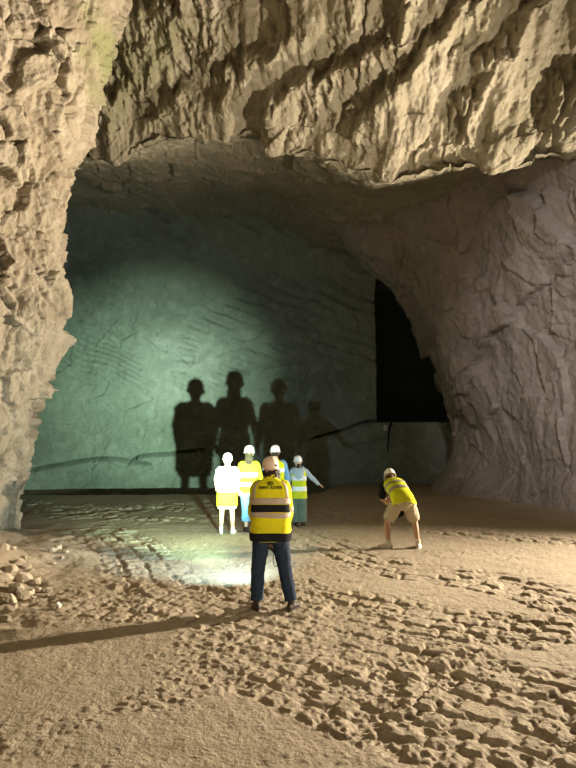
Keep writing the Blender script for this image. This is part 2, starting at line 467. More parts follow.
# back wall with the void above its ledge --------------------------
LEDGE_Z = float(at(400, 422, 26)[2]); VOID_X = float(at(376, 400, 26)[0])
CRACKS = [[(18, 479), (45, 470), (90, 461), (115, 460), (132, 463), (152, 466)], [(126, 467), (140, 458), (155, 456), (172, 455), (205, 451)], [(310, 441), (345, 431), (362, 424), (377, 423)]]
def back_wall():
    xs = dense([(-19, 20), (-13.5, 430), (VOID_X - .02, 1), (VOID_X + .02, 90), (8.5, 20), (14, 0)])
    zs = dense([(-1.9, 30), (-.7, 125), (LEDGE_Z - .02, 1), (LEDGE_Z + .02, 200), (12.2, 8), (14.5, 0)])
    Z, X = np.meshgrid(zs, xs)
    Y = 26 - .004 * (X + 3) ** 2 - .9 * sstep(4, 11, Z) * sstep(3, -6, X) - 2.6 * sstep(8, 13, Z) - 3.0 * sstep(-9, -15, X)
    void = ((X > VOID_X) & (Z > LEDGE_Z)).astype(float)
    Y = Y + 34 * void
    P = np.stack([X + void * (X - VOID_X) * 3.5, Y, Z + void * (Z - LEDGE_Z) * .5], -1)
    Q = P.reshape(-1, 3)
    px = X.ravel(); pz = Z.ravel()
    arc = np.hypot(px + 4, pz - 1) + .35 * fbm(Q * .5, 2, seed=81)
    ang = np.arctan2(pz - 1, px + 4) * 9 + px * .9 + pz * .5
    up = sstep(3.3, 5.2, pz + .6 * perlin(Q * .4, 82))
    marks = np.sin((px * .75 + pz * 1.9) * 6 + 2.2 * perlin(Q * .8, 83)) * (.5 + .5 * np.sin(ang * 2.4 + 2 * perlin(Q * .7, 84)))
    f1, g1 = facet(Q * np.array([.55, .3, .7]), 12, .4, .35)
    h = .22 * f1 + up * marks * .085 + .16 * fbm(Q * .25, 2, seed=86) + .06 * fbm(Q * 1.6, 4, seed=87) + .03 * ridged(Q * 3.2, 3, seed=88)
    dz = np.zeros(len(px))
    for C in CRACKS:                                       # bedding cracks: narrow slots, the rock above them standing a little proud
        w = np.array([at(x, y, 26)[[0, 2]] for x, y in C])
        w = cr(w, 8)
        zc = np.interp(px, w[:, 0], w[:, 1])
        ins = sstep(w[0, 0] - .05, w[0, 0] + .3, px) * sstep(w[-1, 0] + .05, w[-1, 0] - .3, px)
        d = pz - zc + .02 * perlin(Q * 5, 89)
        gs = ins * np.exp(-(np.clip(np.abs(d - .03), 0, 9) / .06) ** 2); h -= .75 * gs; dz += .36 * gs
        h += .08 * ins * sstep(.06, .16, d) * np.exp(-np.clip(d, 0, 9) / .5)
    h = np.where(void.ravel() > 0, h * .3, h)
    n = np.zeros_like(P); n[..., 1] = -1
    P = P + n * h.reshape(X.shape)[..., None]; P[..., 2] += dz.reshape(X.shape) * (Z < LEDGE_Z - .06)
    return structure(grid_object('wall_back', P, M['rock_grey'], flip=False))

wall_left = left_wall(); wall_right = right_wall(); ceil = ceiling(); wall_back = back_wall()

def drop(x, y, r=.06):
    """height of the ground under a small footprint"""
    a = np.array([(x + i * r, y + j * r) for i in (-1, -.5, 0, .5, 1) for j in (-1, -.5, 0, .5, 1)])
    return floor_z(a[:, 0], a[:, 1])

# ------------------------------------------------------------------ figures
V = Vector

def crv(pts, n=6):
    return [V(p) for p in cr(np.array([list(p) for p in pts]), n)]

class MB:
    """collects closed lofts; build() links them as one mesh, optionally fused into one continuous skin"""
    def __init__(s):
        s.v = []; s.f = []
    def loft(s, rings, caps=True):
        n = len(rings[0]); b = len(s.v)
        for r in rings:
            s.v += [tuple(p) for p in r]
        for k in range(len(rings) - 1):
            for i in range(n):
                j = (i + 1) % n
                s.f.append((b + k * n + i, b + k * n + j, b + (k + 1) * n + j, b + (k + 1) * n + i))
        if caps:
            s.f.append(tuple(b + i for i in reversed(range(n))))
            e = b + (len(rings) - 1) * n
            s.f.append(tuple(e + i for i in range(n)))
    def tube(s, pts, radii, ref=(0, 1, 0), n=16, sub=5, round_ends=True):
        """radii: r or (r across, r along ref)"""
        R = [(r, r) if not hasattr(r, '__len__') else r for r in radii]
        P = crv(pts, sub) if len(pts) > 2 else [V(pts[0]).lerp(V(pts[1]), t / sub) for t in range(sub + 1)]
        R = cr(np.array(R), sub) if len(pts) > 2 else [np.array(R[0]) * (1 - t / sub) + np.array(R[1]) * t / sub for t in range(sub + 1)]
        rings = []
        def ring(c, T, a, b):
            up = V(ref); up = up - T * up.dot(T)
            if up.length < 1e-4:
                up = V((1, 0, .01)) - T * T.x
            up.normalize(); sd = T.cross(up)
            return [c + sd * (a * math.cos(2 * math.pi * i / n)) + up * (b * math.sin(2 * math.pi * i / n)) for i in range(n)]
        Ts = []
        for k in range(len(P)):
            Ts.append((P[min(k + 1, len(P) - 1)] - P[max(k - 1, 0)]).normalized())
        if round_ends:
            for q in (.98, .8, .45):
                rr = math.sqrt(1 - q * q); m = min(R[0])
                rings.append(ring(P[0] - Ts[0] * m * q, Ts[0], R[0][0] * rr, R[0][1] * rr))
        for p, t, r in zip(P, Ts, R):
            rings.append(ring(p, t, r[0], r[1]))
        if round_ends:
            for q in (.45, .8, .98):
                rr = math.sqrt(1 - q * q); m = min(R[-1])
                rings.append(ring(P[-1] + Ts[-1] * m * q, Ts[-1], R[-1][0] * rr, R[-1][1] * rr))
        s.loft(rings)
    def ball(s, c, r, n=14):
        r = (r, r, r) if not hasattr(r, '__len__') else r
        rings = []
        for k in range(1, n):
            t = math.pi * k / n
            rings.append([V((c[0] + r[0] * math.sin(t) * math.cos(2 * math.pi * i / 16), c[1] + r[1] * math.sin(t) * math.sin(2 * math.pi * i / 16), c[2] - r[2] * math.cos(t))) for i in range(16)])
        s.loft(rings)
    def build(s, name, mat, parent=None, fuse=None, smooth=4, wrinkle=0, loc=None):
        me = bpy.data.meshes.new(name)
        me.from_pydata([tuple(p) for p in s.v], [], s.f)
        me.update()
        if fuse:
            tmp = bpy.data.objects.new('tmp', me); COL.objects.link(tmp)
            m = tmp.modifiers.new('r', 'REMESH'); m.mode = 'VOXEL'; m.voxel_size = fuse
            if smooth:
                k = tmp.modifiers.new('s', 'SMOOTH'); k.factor = .5; k.iterations = smooth
            dg = bpy.context.evaluated_depsgraph_get()
            new = bpy.data.meshes.new_from_object(tmp.evaluated_get(dg))
            bpy.data.objects.remove(tmp); bpy.data.meshes.remove(me)
            me = new; me.name = name
        if wrinkle:
            n = len(me.vertices)
            co = np.zeros(n * 3, np.float32); me.vertices.foreach_get('co', co)
            no = np.zeros(n * 3, np.float32); me.vertices.foreach_get('normal', no)
            Q = co.reshape(-1, 3).astype(float)
            d = wrinkle * (perlin(Q * np.array([9, 9, 14]), 91) + .5 * perlin(Q * 24, 92))
            me.vertices.foreach_set('co', (Q + no.reshape(-1, 3) * d[:, None]).astype(np.float32).reshape(-1))
        me.polygons.foreach_set('use_smooth', np.ones(len(me.polygons), bool))
        me.materials.clear(); me.materials.append(mat); me.update()
        return link(bpy.data.objects.new(name, me), parent)

class Torso:
    """a garment surface: stations (centre, across, front-back) up a spine; S(t, angle) gives points; angle 0 is the wearer's side x+, pi/2 the front, -pi/2 the back"""
    def __init__(s, st, right, sub=6):
        P = cr(np.array([list(a[0]) for a in st]), sub); R = cr(np.array([a[1:] for a in st]), sub)
        s.P, s.R, s.n = P, R, len(P)
        s.right = V(right).normalized()
        T = np.gradient(P, axis=0); s.T = T / np.linalg.norm(T, axis=1)[:, None]
    def frame(s, t):
        k = t * (s.n - 1); i = min(int(k), s.n - 2); f = k - i
        c = s.P[i] * (1 - f) + s.P[i + 1] * f; r = s.R[i] * (1 - f) + s.R[i + 1] * f; T = V(s.T[i] * (1 - f) + s.T[i + 1] * f).normalized()
        right = (s.right - T * s.right.dot(T)).normalized()
        fw = T.cross(right).normalized()
        return V(c), right, fw, r
    def S(s, t, a, off=0):
        c, right, fw, r = s.frame(t)
        ca, sa = math.cos(a), math.sin(a); e = .80
        x = (r[0] + off) * math.copysign(abs(ca) ** e, ca); y = (r[1] + off) * math.copysign(abs(sa) ** e, sa)
        return c + right * x + fw * y
    def shell(s, mb, off=0, t0=0, t1=1, n=36, m=40):
        mb.loft([[s.S(t0 + (t1 - t0) * k / m, 2 * math.pi * i / n, off) for i in range(n)] for k in range(m + 1)])
    def patch(s, mb, t0, t1, a0, a1, off=.004, th=.005, n=30, m=6, fn=None):
        """thin strip lying on the surface; closed round when a1-a0 is a full turn; fn bends the strip: angle -> shift of t"""
        full = abs(a1 - a0) > 6.2
        outs = []
        for i in range(n + (0 if full else 1)):
            a = a0 + (a1 - a0) * i / n
            d = fn(a) if fn else 0
            prof = [s.S(min(max(t0 + d + (t1 - t0) * k / m, 0), 1), a, off + th) for k in range(m + 1)] + [s.S(min(max(t0 + d + (t1 - t0) * k / m, 0), 1), a, off - .006) for k in range(m, -1, -1)]
            outs.append(prof)
        b = len(mb.v); L = len(outs[0])
        for p in outs:
            mb.v += [tuple(q) for q in p]
        N = len(outs)
        for i in range(N if full else N - 1):
            j = (i + 1) % N
            for k in range(L):
                l = (k + 1) % L
                mb.f.append((b + i * L + k, b + j * L + k, b + j * L + l, b + i * L + l))
        if not full:
            mb.f.append(tuple(b + k for k in range(L))); mb.f.append(tuple(b + (N - 1) * L + k for k in reversed(range(L))))

def hand(mb, wrist, d, n, side, sc=1.0, curl=.35, spread=.1):
    """palm, four fingers and a thumb; d along the hand, n the way the palm faces, side=+1 puts the thumb at d x n"""
    d = V(d).normalized(); n = V(n); n = (n - d * n.dot(d)).normalized(); s = d.cross(n) * side; w = V(wrist)
    mb.tube([w - d * .03 * sc, w + d * .015 * sc, w + d * .055 * sc, w + d * .092 * sc], [(.026 * sc, .021 * sc), (.030 * sc, .019 * sc), (.041 * sc, .016 * sc), (.041 * sc, .013 * sc)], ref=n, sub=4)
    for k, (o, ln) in enumerate(((.031, .070), (.0105, .080), (-.0105, .074), (-.031, .058))):
        b = w + d * (.088 - .004 * abs(k - 1)) * sc + s * o * sc
        dirn = (d + s * (o * 8 * spread)).normalized(); p = [b]; a = 0
        for seg in (.45, .32, .23):
            a += curl * (.6 if seg > .4 else 1.0)
            p.append(p[-1] + (dirn * math.cos(a) + n * math.sin(a)) * ln * sc * seg)
        mb.tube(p, [.0092 * sc, .0088 * sc, .0080 * sc, .0068 * sc], ref=s, n=10, sub=3)
    b = w + d * .022 * sc + s * .024 * sc
    t1 = b + (d * .55 + s * .75 + n * .25).normalized() * .042 * sc
    t2 = t1 + (d * .85 + s * .35 + n * .4).normalized() * .032 * sc
    t3 = t2 + (d * .9 + n * .45).normalized() * .024 * sc
    mb.tube([b, t1, t2, t3], [.0135 * sc, .0115 * sc, .0098 * sc, .0078 * sc], ref=n, n=10, sub=3)

def head_mesh(mb, c, up, fw, sc=1.0):
    """c: middle of the head"""
    up = V(up).normalized(); fw = V(fw); fw = (fw - up * fw.dot(up)).normalized(); rt = fw.cross(up); c = V(c)
    def L(x, y, z):
        return c + (rt * x + fw * y + up * z) * sc
    mb.tube([L(0, .0, -.085), L(0, -.005, -.03), L(0, -.008, .03), L(0, -.008, .075), L(0, -.006, .1)], [(.052, .066), (.070, .088), (.075, .094), (.066, .083), (.040, .055)], ref=fw, sub=4)
    mb.tube([L(0, .035, -.10), L(0, .045, -.075), L(0, .05, -.04)], [(.033, .030), (.050, .040), (.056, .040)], ref=fw, sub=4)      # jaw
    mb.tube([L(0, .088, .02), L(0, .100, -.005), L(0, .112, -.028), L(0, .098, -.036)], [(.008, .01), (.010, .012), (.015, .013), (.013, .008)], ref=fw, sub=3)   # nose
    for q in (-1, 1):
        mb.tube([L(q * .074, -.012, .022), L(q * .084, -.018, .004), L(q * .076, -.006, -.034)], [(.006, .013), (.007, .018), (.006, .010)], ref=fw, sub=3)
    return L

def lathe_helmet(name, c, up, fw, sc, mat, parent):
    up = V(up).normalized(); fw = V(fw); fw = (fw - up * fw.dot(up)).normalized(); rt = fw.cross(up); c = V(c)
    def P(a, r, z, peak=0):
        x = math.cos(a) * r * .108; y = math.sin(a) * r * .135
        y += peak * max(0, math.sin(a)) ** 2
        return c + (rt * x + fw * y + up * z) * sc
    n = 40
    mb = MB(); rings = []
    prof = [(1.0, 0), (1.0, .025), (.985, .05), (.93, .085), (.82, .115), (.64, .138), (.42, .151), (.2, .157), (.04, .159)]
    for r, z in prof:
        ring = []
        for i in range(n):
            a = 2 * math.pi * i / n
            rib = .006 * math.exp(-((math.cos(a)) / .16) ** 2) * (1 if z > .06 else 0)
            ring.append(P(a, r + rib * 4, z + rib))
        rings.append(ring)
    inner = [[P(2 * math.pi * i / n, r * .95, z * .95) for i in range(n)] for r, z in reversed(prof)]
    mb.loft(rings + inner, caps=False)
    b = len(mb.v)
    h = mb.build(name, mat, parent)
    br = MB()
    br.loft([[P(2 * math.pi * i / n, r, z, pk) for i in range(n)] for r, z, pk in ((.97, .012, 0), (1.06, .008, .012), (1.12, -.002, .045), (1.12, -.007, .045), (1.05, .0, .012), (.97, .0, 0), (.97, .012, 0))], caps=False)
    br.build('brim', mat, h)
    return h, lambda x, y, z: c + (rt * x + fw * y + up * z) * sc

def leg_tube(mb, hip, knee, ankle, r, ref=(0, 1, 0)):
    hip, knee, ankle = V(hip), V(knee), V(ankle)
    mb.tube([hip, hip.lerp(knee, .5), knee, knee.lerp(ankle, .35), ankle], r, ref=ref, n=18, sub=5)

def shoe(ankle, toe, sc, mat, parent, name='shoe', high=.05, sole_mat=None):
    a = V(ankle); t = V((toe[0], toe[1], 0)).normalized()
    g = a.z - .085 * sc
    def L(f, z):
        return V((a.x, a.y, 0)) + t * f * sc + V((0, 0, g + z * sc))
    mb = MB()
    mb.tube([L(-.06, .045), L(-.02, .052), L(.06, .048), L(.13, .036), L(.185, .03)], [(.034 * sc, .038 * sc), (.040 * sc, .046 * sc), (.043 * sc, .040 * sc), (.047 * sc, .028 * sc), (.034 * sc, .02 * sc)], ref=(0, 0, 1), sub=4)
    mb.tube([L(-.012, .05), L(-.008, .10), L(-.008, .10 + high)], [(.044 * sc, .05 * sc), (.042 * sc, .048 * sc), (.046 * sc, .052 * sc)], ref=t, sub=4, round_ends=False)
    o = mb.build(name, mat, parent, fuse=.007, smooth=3)
    sb = MB(); rings = []
    for z, e in ((0, 0.), (.012, .002), (.02, .0)):
        ring = []
        for i in range(28):
            q = 2 * math.pi * i / 28
            f = math.cos(q) * .145; wd = (.043 + .008 * math.cos(q)) * math.sin(q)
            ring.append(L(.058 + f, z) + t.cross(V((0, 0, 1))) * (wd * sc + e))
        rings.append(ring)
    sb.loft(rings)
    sb.build('sole', sole_mat or M['sole'], o)
    return o

def person(spec):
    """spec: joints (world x, y offsets added), colours and garments"""
    ox, oy, S = spec['x'], spec['y'], spec['S']
    def W(p):
        return V((ox + p[0] * S, oy + p[1] * S, p[2] * S))
    J = dict(pelvis=(0, 0, .93), waist=(0, .01, 1.08), chest=(0, 0, 1.28), shoulder=(0, -.01, 1.415), neck=(0, 0, 1.475), head=(0, .025, 1.615),
             hipL=(-.095, 0, .90), hipR=(.095, 0, .90), kneeL=(-.1, .015, .49), kneeR=(.1, .015, .49), ankL=(-.1, -.01, .085), ankR=(.1, -.01, .085),
             shL=(-.175, -.01, 1.40), shR=(.175, -.01, 1.40), elL=(-.235, -.02, 1.13), elR=(.235, -.02, 1.13), wrL=(-.25, .06, .89), wrR=(.25, .06, .89),
             handL=(0, .1, -1), handR=(0, .1, -1), palmL=(1, 0, 0), palmR=(-1, 0, 0), up=(0, 0, 1), fw=(0, 1, 0), toeL=(-.2, 1), toeR=(.2, 1), right=(1, 0, 0))
    J.update(spec.get('joints', {}))
    for q, s in (('L', -1), ('R', 1)):                  # feet stand on the uneven ground
        k = W(J['ank' + q]); t = J['toe' + q]; tv = V((t[0], t[1], 0)).normalized()
        J['g' + q] = max(float(np.median(drop(k.x + tv.x * f, k.y + tv.y * f, .05))) for f in (-.03, .06, .14)) / S - .006
        J['ank' + q] = (J['ank' + q][0], J['ank' + q][1], J['ank' + q][2] + J['g' + q])
    wS = spec.get('w', 1.0)
    sk = M[spec.get('skin', 'skin')]
    body = MB()
    rt = J['right']
    st = [('pelvis', -.06, .155, .105), ('pelvis', .03, .160, .11), ('waist', 0, .135, .098), ('chest', 0, .16, .11), ('shoulder', -.01, .165, .088), ('neck', -.01, .065, .062)]
    up = (V(J['neck']) - V(J['chest'])).normalized()
    ref = V(rt).cross(V((0, 0, 1))) * -1
    body.tube([W(V(J[a]) + V((0, 0, 1)) * dz) for a, dz, _, _ in st], [(a * S * wS, b * S) for _, _, a, b in st], ref=V(rt).cross(V((0, 0, 1))), n=24, sub=4)
    body.tube([W(J['neck']), W(V(J['neck']).lerp(V(J['head']), .45)), W(J['head'])], [.062 * S, .056 * S, .055 * S], n=16, sub=4)
    HL = head_mesh(body, W(J['head']), J['up'], J['fw'], S)
    for q, s in (('L', -1), ('R', 1)):
        sh, el, wr = V(J['sh' + q]), V(J['el' + q]), V(J['wr' + q])
        inn = sh + (V(J['shoulder']) - sh) * .45
        body.tube([W(inn), W(sh), W(sh.lerp(el, .5)), W(el), W(el.lerp(wr, .3)), W(wr)], [.062 * S, .056 * S, .046 * S, .040 * S, .041 * S, .027 * S], n=16, sub=5)
        hand(body, W(wr), J['hand' + q], J['palm' + q], s * spec.get('thumb', 1), S, spec.get('curl' + q, .35))
        leg_tube(body, W(J['hip' + q]), W(J['knee' + q]), W(J['ank' + q]), [.086 * S, .073 * S, .056 * S, .054 * S, .036 * S])
        an = W(J['ank' + q]); t = V((*J['toe' + q], 0)).normalized()
        body.tube([an + V((0, 0, -.035 * S)) - t * .035 * S, an + t * .06 * S + V((0, 0, -.045 * S)), an + t * .15 * S + V((0, 0, -.06 * S))], [(.028 * S, .032 * S), (.034 * S, .028 * S), (.030 * S, .016 * S)], ref=(0, 0, 1), sub=4)
    me = body.build('person', sk, None, fuse=.0055, smooth=3)
    tag(me, spec['label'], 'person', spec.get('group'))
    for q in (-1, 1):
        e = MB(); e.ball(HL(q * .031, .082, .012), .0115 * S, 8); eo = e.build('eye', M['eye'], me)
        e = MB(); e.ball(HL(q * .031, .0915, .012), .005 * S, 6); e.build('iris', M['dark_plastic'], eo)
    e = MB(); e.tube([HL(-.022, .084, -.066), HL(0, .091, -.066), HL(.022, .084, -.066)], [.003 * S, .006 * S, .003 * S], sub=4, n=8); e.build('lips', M['lip'], me)
    hm, HP = lathe_helmet('helmet', HL(0, -.003, .028 + spec.get('hat_up', 0)), V(J['up']) + V(J['fw']) * spec.get('hat_tip', .08), J['fw'], S * spec.get('hat', 1.0), M[spec.get('helmet', 'helmet_white')], me)
    return me, J, W, HL, HP

def garment(J, W, S, wS, st, rt=None):
    return Torso([(W(c), a * S * wS, b * S) for c, a, b in st], rt or J['right'])

def sleeve(name, J, W, S, q, mat, parent, r=(.072, .064, .058, .050), end=1.0, fuse=.008):
    sh, el, wr = V(J['sh' + q]), V(J['el' + q]), V(J['wr' + q])
    inn = sh + (V(J['shoulder']) - sh) * .4
    mb = MB()
    if end > 1:
        pts = [inn, sh, sh.lerp(el, .5), el, el.lerp(wr, .5), el.lerp(wr, end - 1)]; rr = [r[0] * .95, r[0], r[1], r[2], (r[2] + r[3]) / 2, r[3]]
    else:
        pts = [inn, sh, sh.lerp(el, end * .5), sh.lerp(el, end)]; rr = [r[0] * .95, r[0], r[1], r[2]]
    mb.tube([W(p) for p in pts], [a * S for a in rr], n=20, sub=6)
    return mb.build(name, mat, parent, fuse=fuse, smooth=3, wrinkle=.006)

def trousers(name, J, W, S, mat, parent, r, end=1.0, wS=1.0, top='waist', fuse=.008, hipw=.172, hipd=.122):
    """r: hip, thigh, knee, shin, hem radii; end: 1 = down to the ankle, <1 stops on the way from hip to ankle"""
    mb = MB()
    p, w = V(J['pelvis']), V(J[top])
    mb.tube([W(p + V((0, 0, -.05))), W(p + V((0, 0, .02))), W(p.lerp(w, .75))], [(hipw * .93 * S * wS, hipd * S), (hipw * S * wS, hipd * S), (hipw * .88 * S * wS, hipd * .93 * S)], ref=V(J['right']).cross(V((0, 0, 1))), n=24, sub=5)
    for q in 'LR':
        h, k, a = V(J['hip' + q]), V(J['knee' + q]), V(J['ank' + q])
        if end >= 1:
            pts = [h, h.lerp(k, .5), k, k.lerp(a, .5), k.lerp(a, .93)]
        else:
            e = end * 2
            pts = [h, h.lerp(k, .5), h.lerp(k, min(e, 1))] if e <= 1 else [h, h.lerp(k, .5), k, k.lerp(a, e - 1)]
        mb.tube([W(x) for x in pts], [x * S for x in r[:len(pts)]], n=20, sub=6, round_ends=False)
    return mb.build(name, mat, parent, fuse=fuse, smooth=4, wrinkle=.007)

def band(T, name, mat, parent, t0, t1, a0=-math.pi, a1=math.pi, off=.004, th=.004, fn=None, n=44):
    mb = MB(); T.patch(mb, t0, t1, a0, a1, off, th, n=n, fn=fn)
    return mb.build(name, mat, parent)

def people():
    # --- the guide with the torch, legs astride
    S = .962
    sp = dict(x=-.197, y=6.65, S=S, w=1.0, skin='skin', helmet='helmet_peach', hat=.90, hat_tip=-.05,
              label='person in deep yellow high-visibility jacket and navy jeans, standing astride with peach helmet',
              curlL=.9, curlR=.9,
              joints=dict(hipL=(-.10, 0, .88), hipR=(.10, 0, .88), kneeL=(-.145, .03, .475), kneeR=(.165, .03, .475), ankL=(-.155, -.02, .085), ankR=(.245, -.02, .085),
                          toeL=(-.22, 1), toeR=(.5, 1), shL=(-.165, -.01, 1.415), shR=(.165, -.01, 1.415), shoulder=(0, -.01, 1.43), elL=(-.205, .06, 1.09), elR=(.205, .06, 1.09), wrL=(-.075, .285, .755), wrR=(.075, .285, .745),
                          handL=(.35, .6, -.7), handR=(-.35, .6, -.7), palmL=(.9, -.1, .2), palmR=(-.9, -.1, .2), head=(-.005, .035, 1.60), fw=(-.35, 1, -.1), up=(0, .06, 1), pelvis=(0, 0, .91)))
    p, J, W, HL, HP = person(sp)
    mb = MB()
    rr = random.Random(3)
    for k in range(46):
        a = rr.uniform(math.pi * 1.0, math.pi * 2.0); z = rr.uniform(-.135, .0)
        mb.ball(HL(math.cos(a) * (.078 + .01 * rr.random()), math.sin(a) * .092 - .005, z), rr.uniform(.018, .032) * S, 8)
    for k in range(9):
        mb.ball(HL(.085 + .012 * rr.random(), -.03 + .05 * rr.random(), -.05 - .09 * rr.random()), .026 * S, 8)
    mb.ball(HL(0, -.03, -.06), (.078 * S, .075 * S, .07 * S), 10)
    mb.build('curly_hair', M['hair_dark'], p, fuse=.007, smooth=2, wrinkle=.006)
    mk = MB(); mk.ball(HP(.035, -.128, .045), (.02, .012, .011), 8); mk.build('helmet_sticker', M['dark_plastic'], p)
    st = [((0, .0, .80), .235, .165), ((0, .0, .90), .240, .165), ((0, .0, 1.02), .232, .158), ((0, -.005, 1.18), .232, .155), ((0, -.015, 1.34), .226, .150), ((0, -.015, 1.425), .207, .135), ((0, -.01, 1.475), .150, .11), ((0, -.005, 1.505), .088, .085), ((0, 0, 1.52), .08, .08)]
    T = garment(J, W, S, 1.0, st)
    mb = MB(); T.shell(mb, 0); jk = mb.build('safety_jacket', M['hivis_deep'], p, wrinkle=.006)
    A = math.pi
    band(T, 'black_hem', M['black_cloth'], jk, .0, .118, th=.006, fn=lambda a: .006 * math.sin(3 * a))
    band(T, 'reflective_strip', M['strip_tan'], jk, .295, .34, fn=lambda a: .006 * math.sin(2 * a))
    band(T, 'black_panel', M['black_cloth'], jk, .343, .41, a0=-A * .88, a1=-A * .12, fn=lambda a: .016 * math.sin(-a) - .012)
    band(T, 'reflective_strip', M['strip_tan'], jk, .413, .465, fn=lambda a: .018 * max(0, math.sin(-a)) - .012)
    for a0 in (-A * .84, -A * .235):
        band(T, 'reflective_brace', M['strip_tan'], jk, .455, .74, a0=a0, a1=a0 + A * .075, n=6)
    col = MB()
    col.tube([W((0, -.004, 1.485)), W((0, -.003, 1.51)), W((-.003, .003, 1.54))], [(.095 * S, .09 * S), (.085 * S, .085 * S), (.084 * S, .086 * S)], n=24, sub=4, round_ends=False)
    col.build('collar', M['hivis_deep'], jk, wrinkle=.002)
    for q in 'LR':
        s = sleeve('sleeve', J, W, S, q, M['hivis_deep'], jk, r=(.074, .070, .064, .052), end=1.86)
        c = MB(); e, w_ = V(J['el' + q]), V(J['wr' + q])
        c.tube([W(e.lerp(w_, .84)), W(e.lerp(w_, .97))], [.058 * S, .052 * S], n=16, sub=3, round_ends=False); c.build('cuff', M['black_cloth'], s)
        sh = V(J['sh' + q]); c = MB(); c.tube([W(sh.lerp(e, .72)), W(sh.lerp(e, .92))], [.0745 * S, .072 * S], n=20, sub=3, round_ends=False); c.build('reflective_band', M['strip_tan'], s)
    # lettering and crest laid on the back
    cu = bpy.data.curves.new('lettering', 'FONT'); cu.body = 'SAINT-ASTIER'; cu.align_x = 'CENTER'; cu.align_y = 'CENTER'; cu.size = .052; cu.extrude = .001; cu.offset = .0007
    to = bpy.data.objects.new('tmp', cu); COL.objects.link(to)
    me = bpy.data.meshes.new_from_object(to.evaluated_get(bpy.context.evaluated_depsgraph_get())); bpy.data.objects.remove(to)
    def lay(me, tc, wide):
        w0 = max(v.co.x for v in me.vertices) - min(v.co.x for v in me.vertices)
        for v in me.vertices:
            x = v.co.x * wide / w0
            c, right, fw, r = T.frame(tc + v.co.y / .70)
            u = max(-.99, min(.99, x / r[0])); ca = math.copysign(abs(u) ** (1 / .80), u); sa = math.sqrt(1 - ca * ca)
            y = -(r[1]) * sa ** .80
            v.co = c + right * x + fw * (y - .0085 - v.co.z)
    lay(me, .60, .265); me.materials.append(M['black_paint']); me.name = 'lettering'
    link(bpy.data.objects.new('lettering', me), jk)
    cb = MB(); n = 24
    cb.loft([[V((math.cos(2 * math.pi * i / n) * r, math.sin(2 * math.pi * i / n) * r, z)) for i in range(n)] for r, z in ((.036, 0), (.036, .002), (.029, .002), (.029, 0), (.036, 0))], caps=False)
    for x0, x1, y0, y1 in ((-.012, -.004, -.026, .026), (.003, .011, -.018, .024), (-.02, .018, -.004, .003)):
        cb.loft([[V((x, y, z)) for x, y in ((x0, y0), (x1, y0), (x1, y1), (x0, y1))] for z in (0, .002)])
    me = bpy.data.meshes.new('crest'); me.from_pydata([tuple(v) for v in cb.v], [], cb.f); lay(me, .685, .072); me.materials.append(M['black_paint'])
    link(bpy.data.objects.new('crest', me), jk)
    trousers('jeans', J, W, S, M['navy'], p, (.108, .098, .082, .078, .072))
    for q in 'LR':
        shoe(W(J['ank' + q]), J['toe' + q], S, M['boot'], p, 'boot', high=.09)

    # --- boy in the over-bright vest
    S = .915
    sp = dict(x=-1.25, y=12.0, S=S, skin='skin', label='child in dazzling pale vest with yellow hem, pale shorts and bare legs, white helmet', hat=1.0,
              joints=dict(kneeL=(-.115, .02, .47), kneeR=(.115, .02, .47), ankL=(-.125, -.01, .085), ankR=(.135, -.01, .085), hipL=(-.085, 0, .88), hipR=(.085, 0, .88),
                          elL=(-.25, .03, 1.13), elR=(.245, .02, 1.13), wrL=(-.235, .10, .90), wrR=(.25, .06, .93), handR=(.4, .2, -.9), palmR=(0, 1, 0), palmL=(1, 0, 0), head=(0, .03, 1.595)))
    p, J, W, HL, HP = person(sp)
    st = [((0, 0, .60), .225, .15), ((0, 0, .75), .225, .15), ((0, 0, .95), .222, .15), ((0, -.005, 1.15), .228, .145), ((0, -.01, 1.32), .25, .135), ((0, -.01, 1.40), .265, .115), ((0, -.005, 1.44), .17, .10), ((0, 0, 1.475), .085, .08), ((0, 0, 1.49), .078, .075)]
    T = garment(J, W, S, 1.0, st)
    mb = MB(); T.shell(mb, 0); vs = mb.build('safety_vest', M['pale_vest'], p, wrinkle=.008)
    band(T, 'yellow_hem', M['hivis'], vs, 0, .225, th=.004)
    band(T, 'reflective_strip', M['strip_white'], vs, .30, .37, th=.005)
    hr = MB(); hr.ball(HL(0, -.02, .0), (.079 * S, .085 * S, .075 * S), 10); hr.build('hair', M['hair_blond'], p, fuse=.007, smooth=2)
    trousers('shorts', J, W, S, M['cream'], p, (.108, .105, .105, .1, .1), end=.42)
    for q in 'LR':
        sleeve('sleeve', J, W, S, q, M['pale_vest'], p, r=(.07, .068, .066, .06), end=.8)
        shoe(W(J['ank' + q]), J['toe' + q], S, M['sock'], p, 'trainer', sole_mat=M['sock'])

    # --- woman with the long hair
    S = .99
    sp = dict(x=-.82, y=12.25, S=S, w=.93, skin='skin_pale', label='person with long blond hair over a long-sleeved yellow high-visibility jacket and light blue trousers',
              joints=dict(shL=(-.16, -.01, 1.39), shR=(.16, -.01, 1.39), elL=(-.235, 0, 1.12), elR=(.24, .03, 1.13), wrL=(-.275, .08, .885), wrR=(.30, .06, .90), ankL=(-.05, -.01, .085), ankR=(.10, -.01, .085), kneeL=(-.06, .02, .48), handL=(-.1, .2, -1)))
    p, J, W, HL, HP = person(sp)
    st = [((0, 0, .80), .20, .145), ((0, 0, .90), .200, .145), ((0, 0, 1.04), .178, .13), ((0, -.005, 1.18), .186, .132), ((0, -.01, 1.32), .195, .13), ((0, -.01, 1.39), .185, .115), ((0, -.005, 1.435), .13, .095), ((0, 0, 1.47), .075, .075), ((0, 0, 1.495), .068, .068)]
    T = garment(J, W, S, 1.0, st)
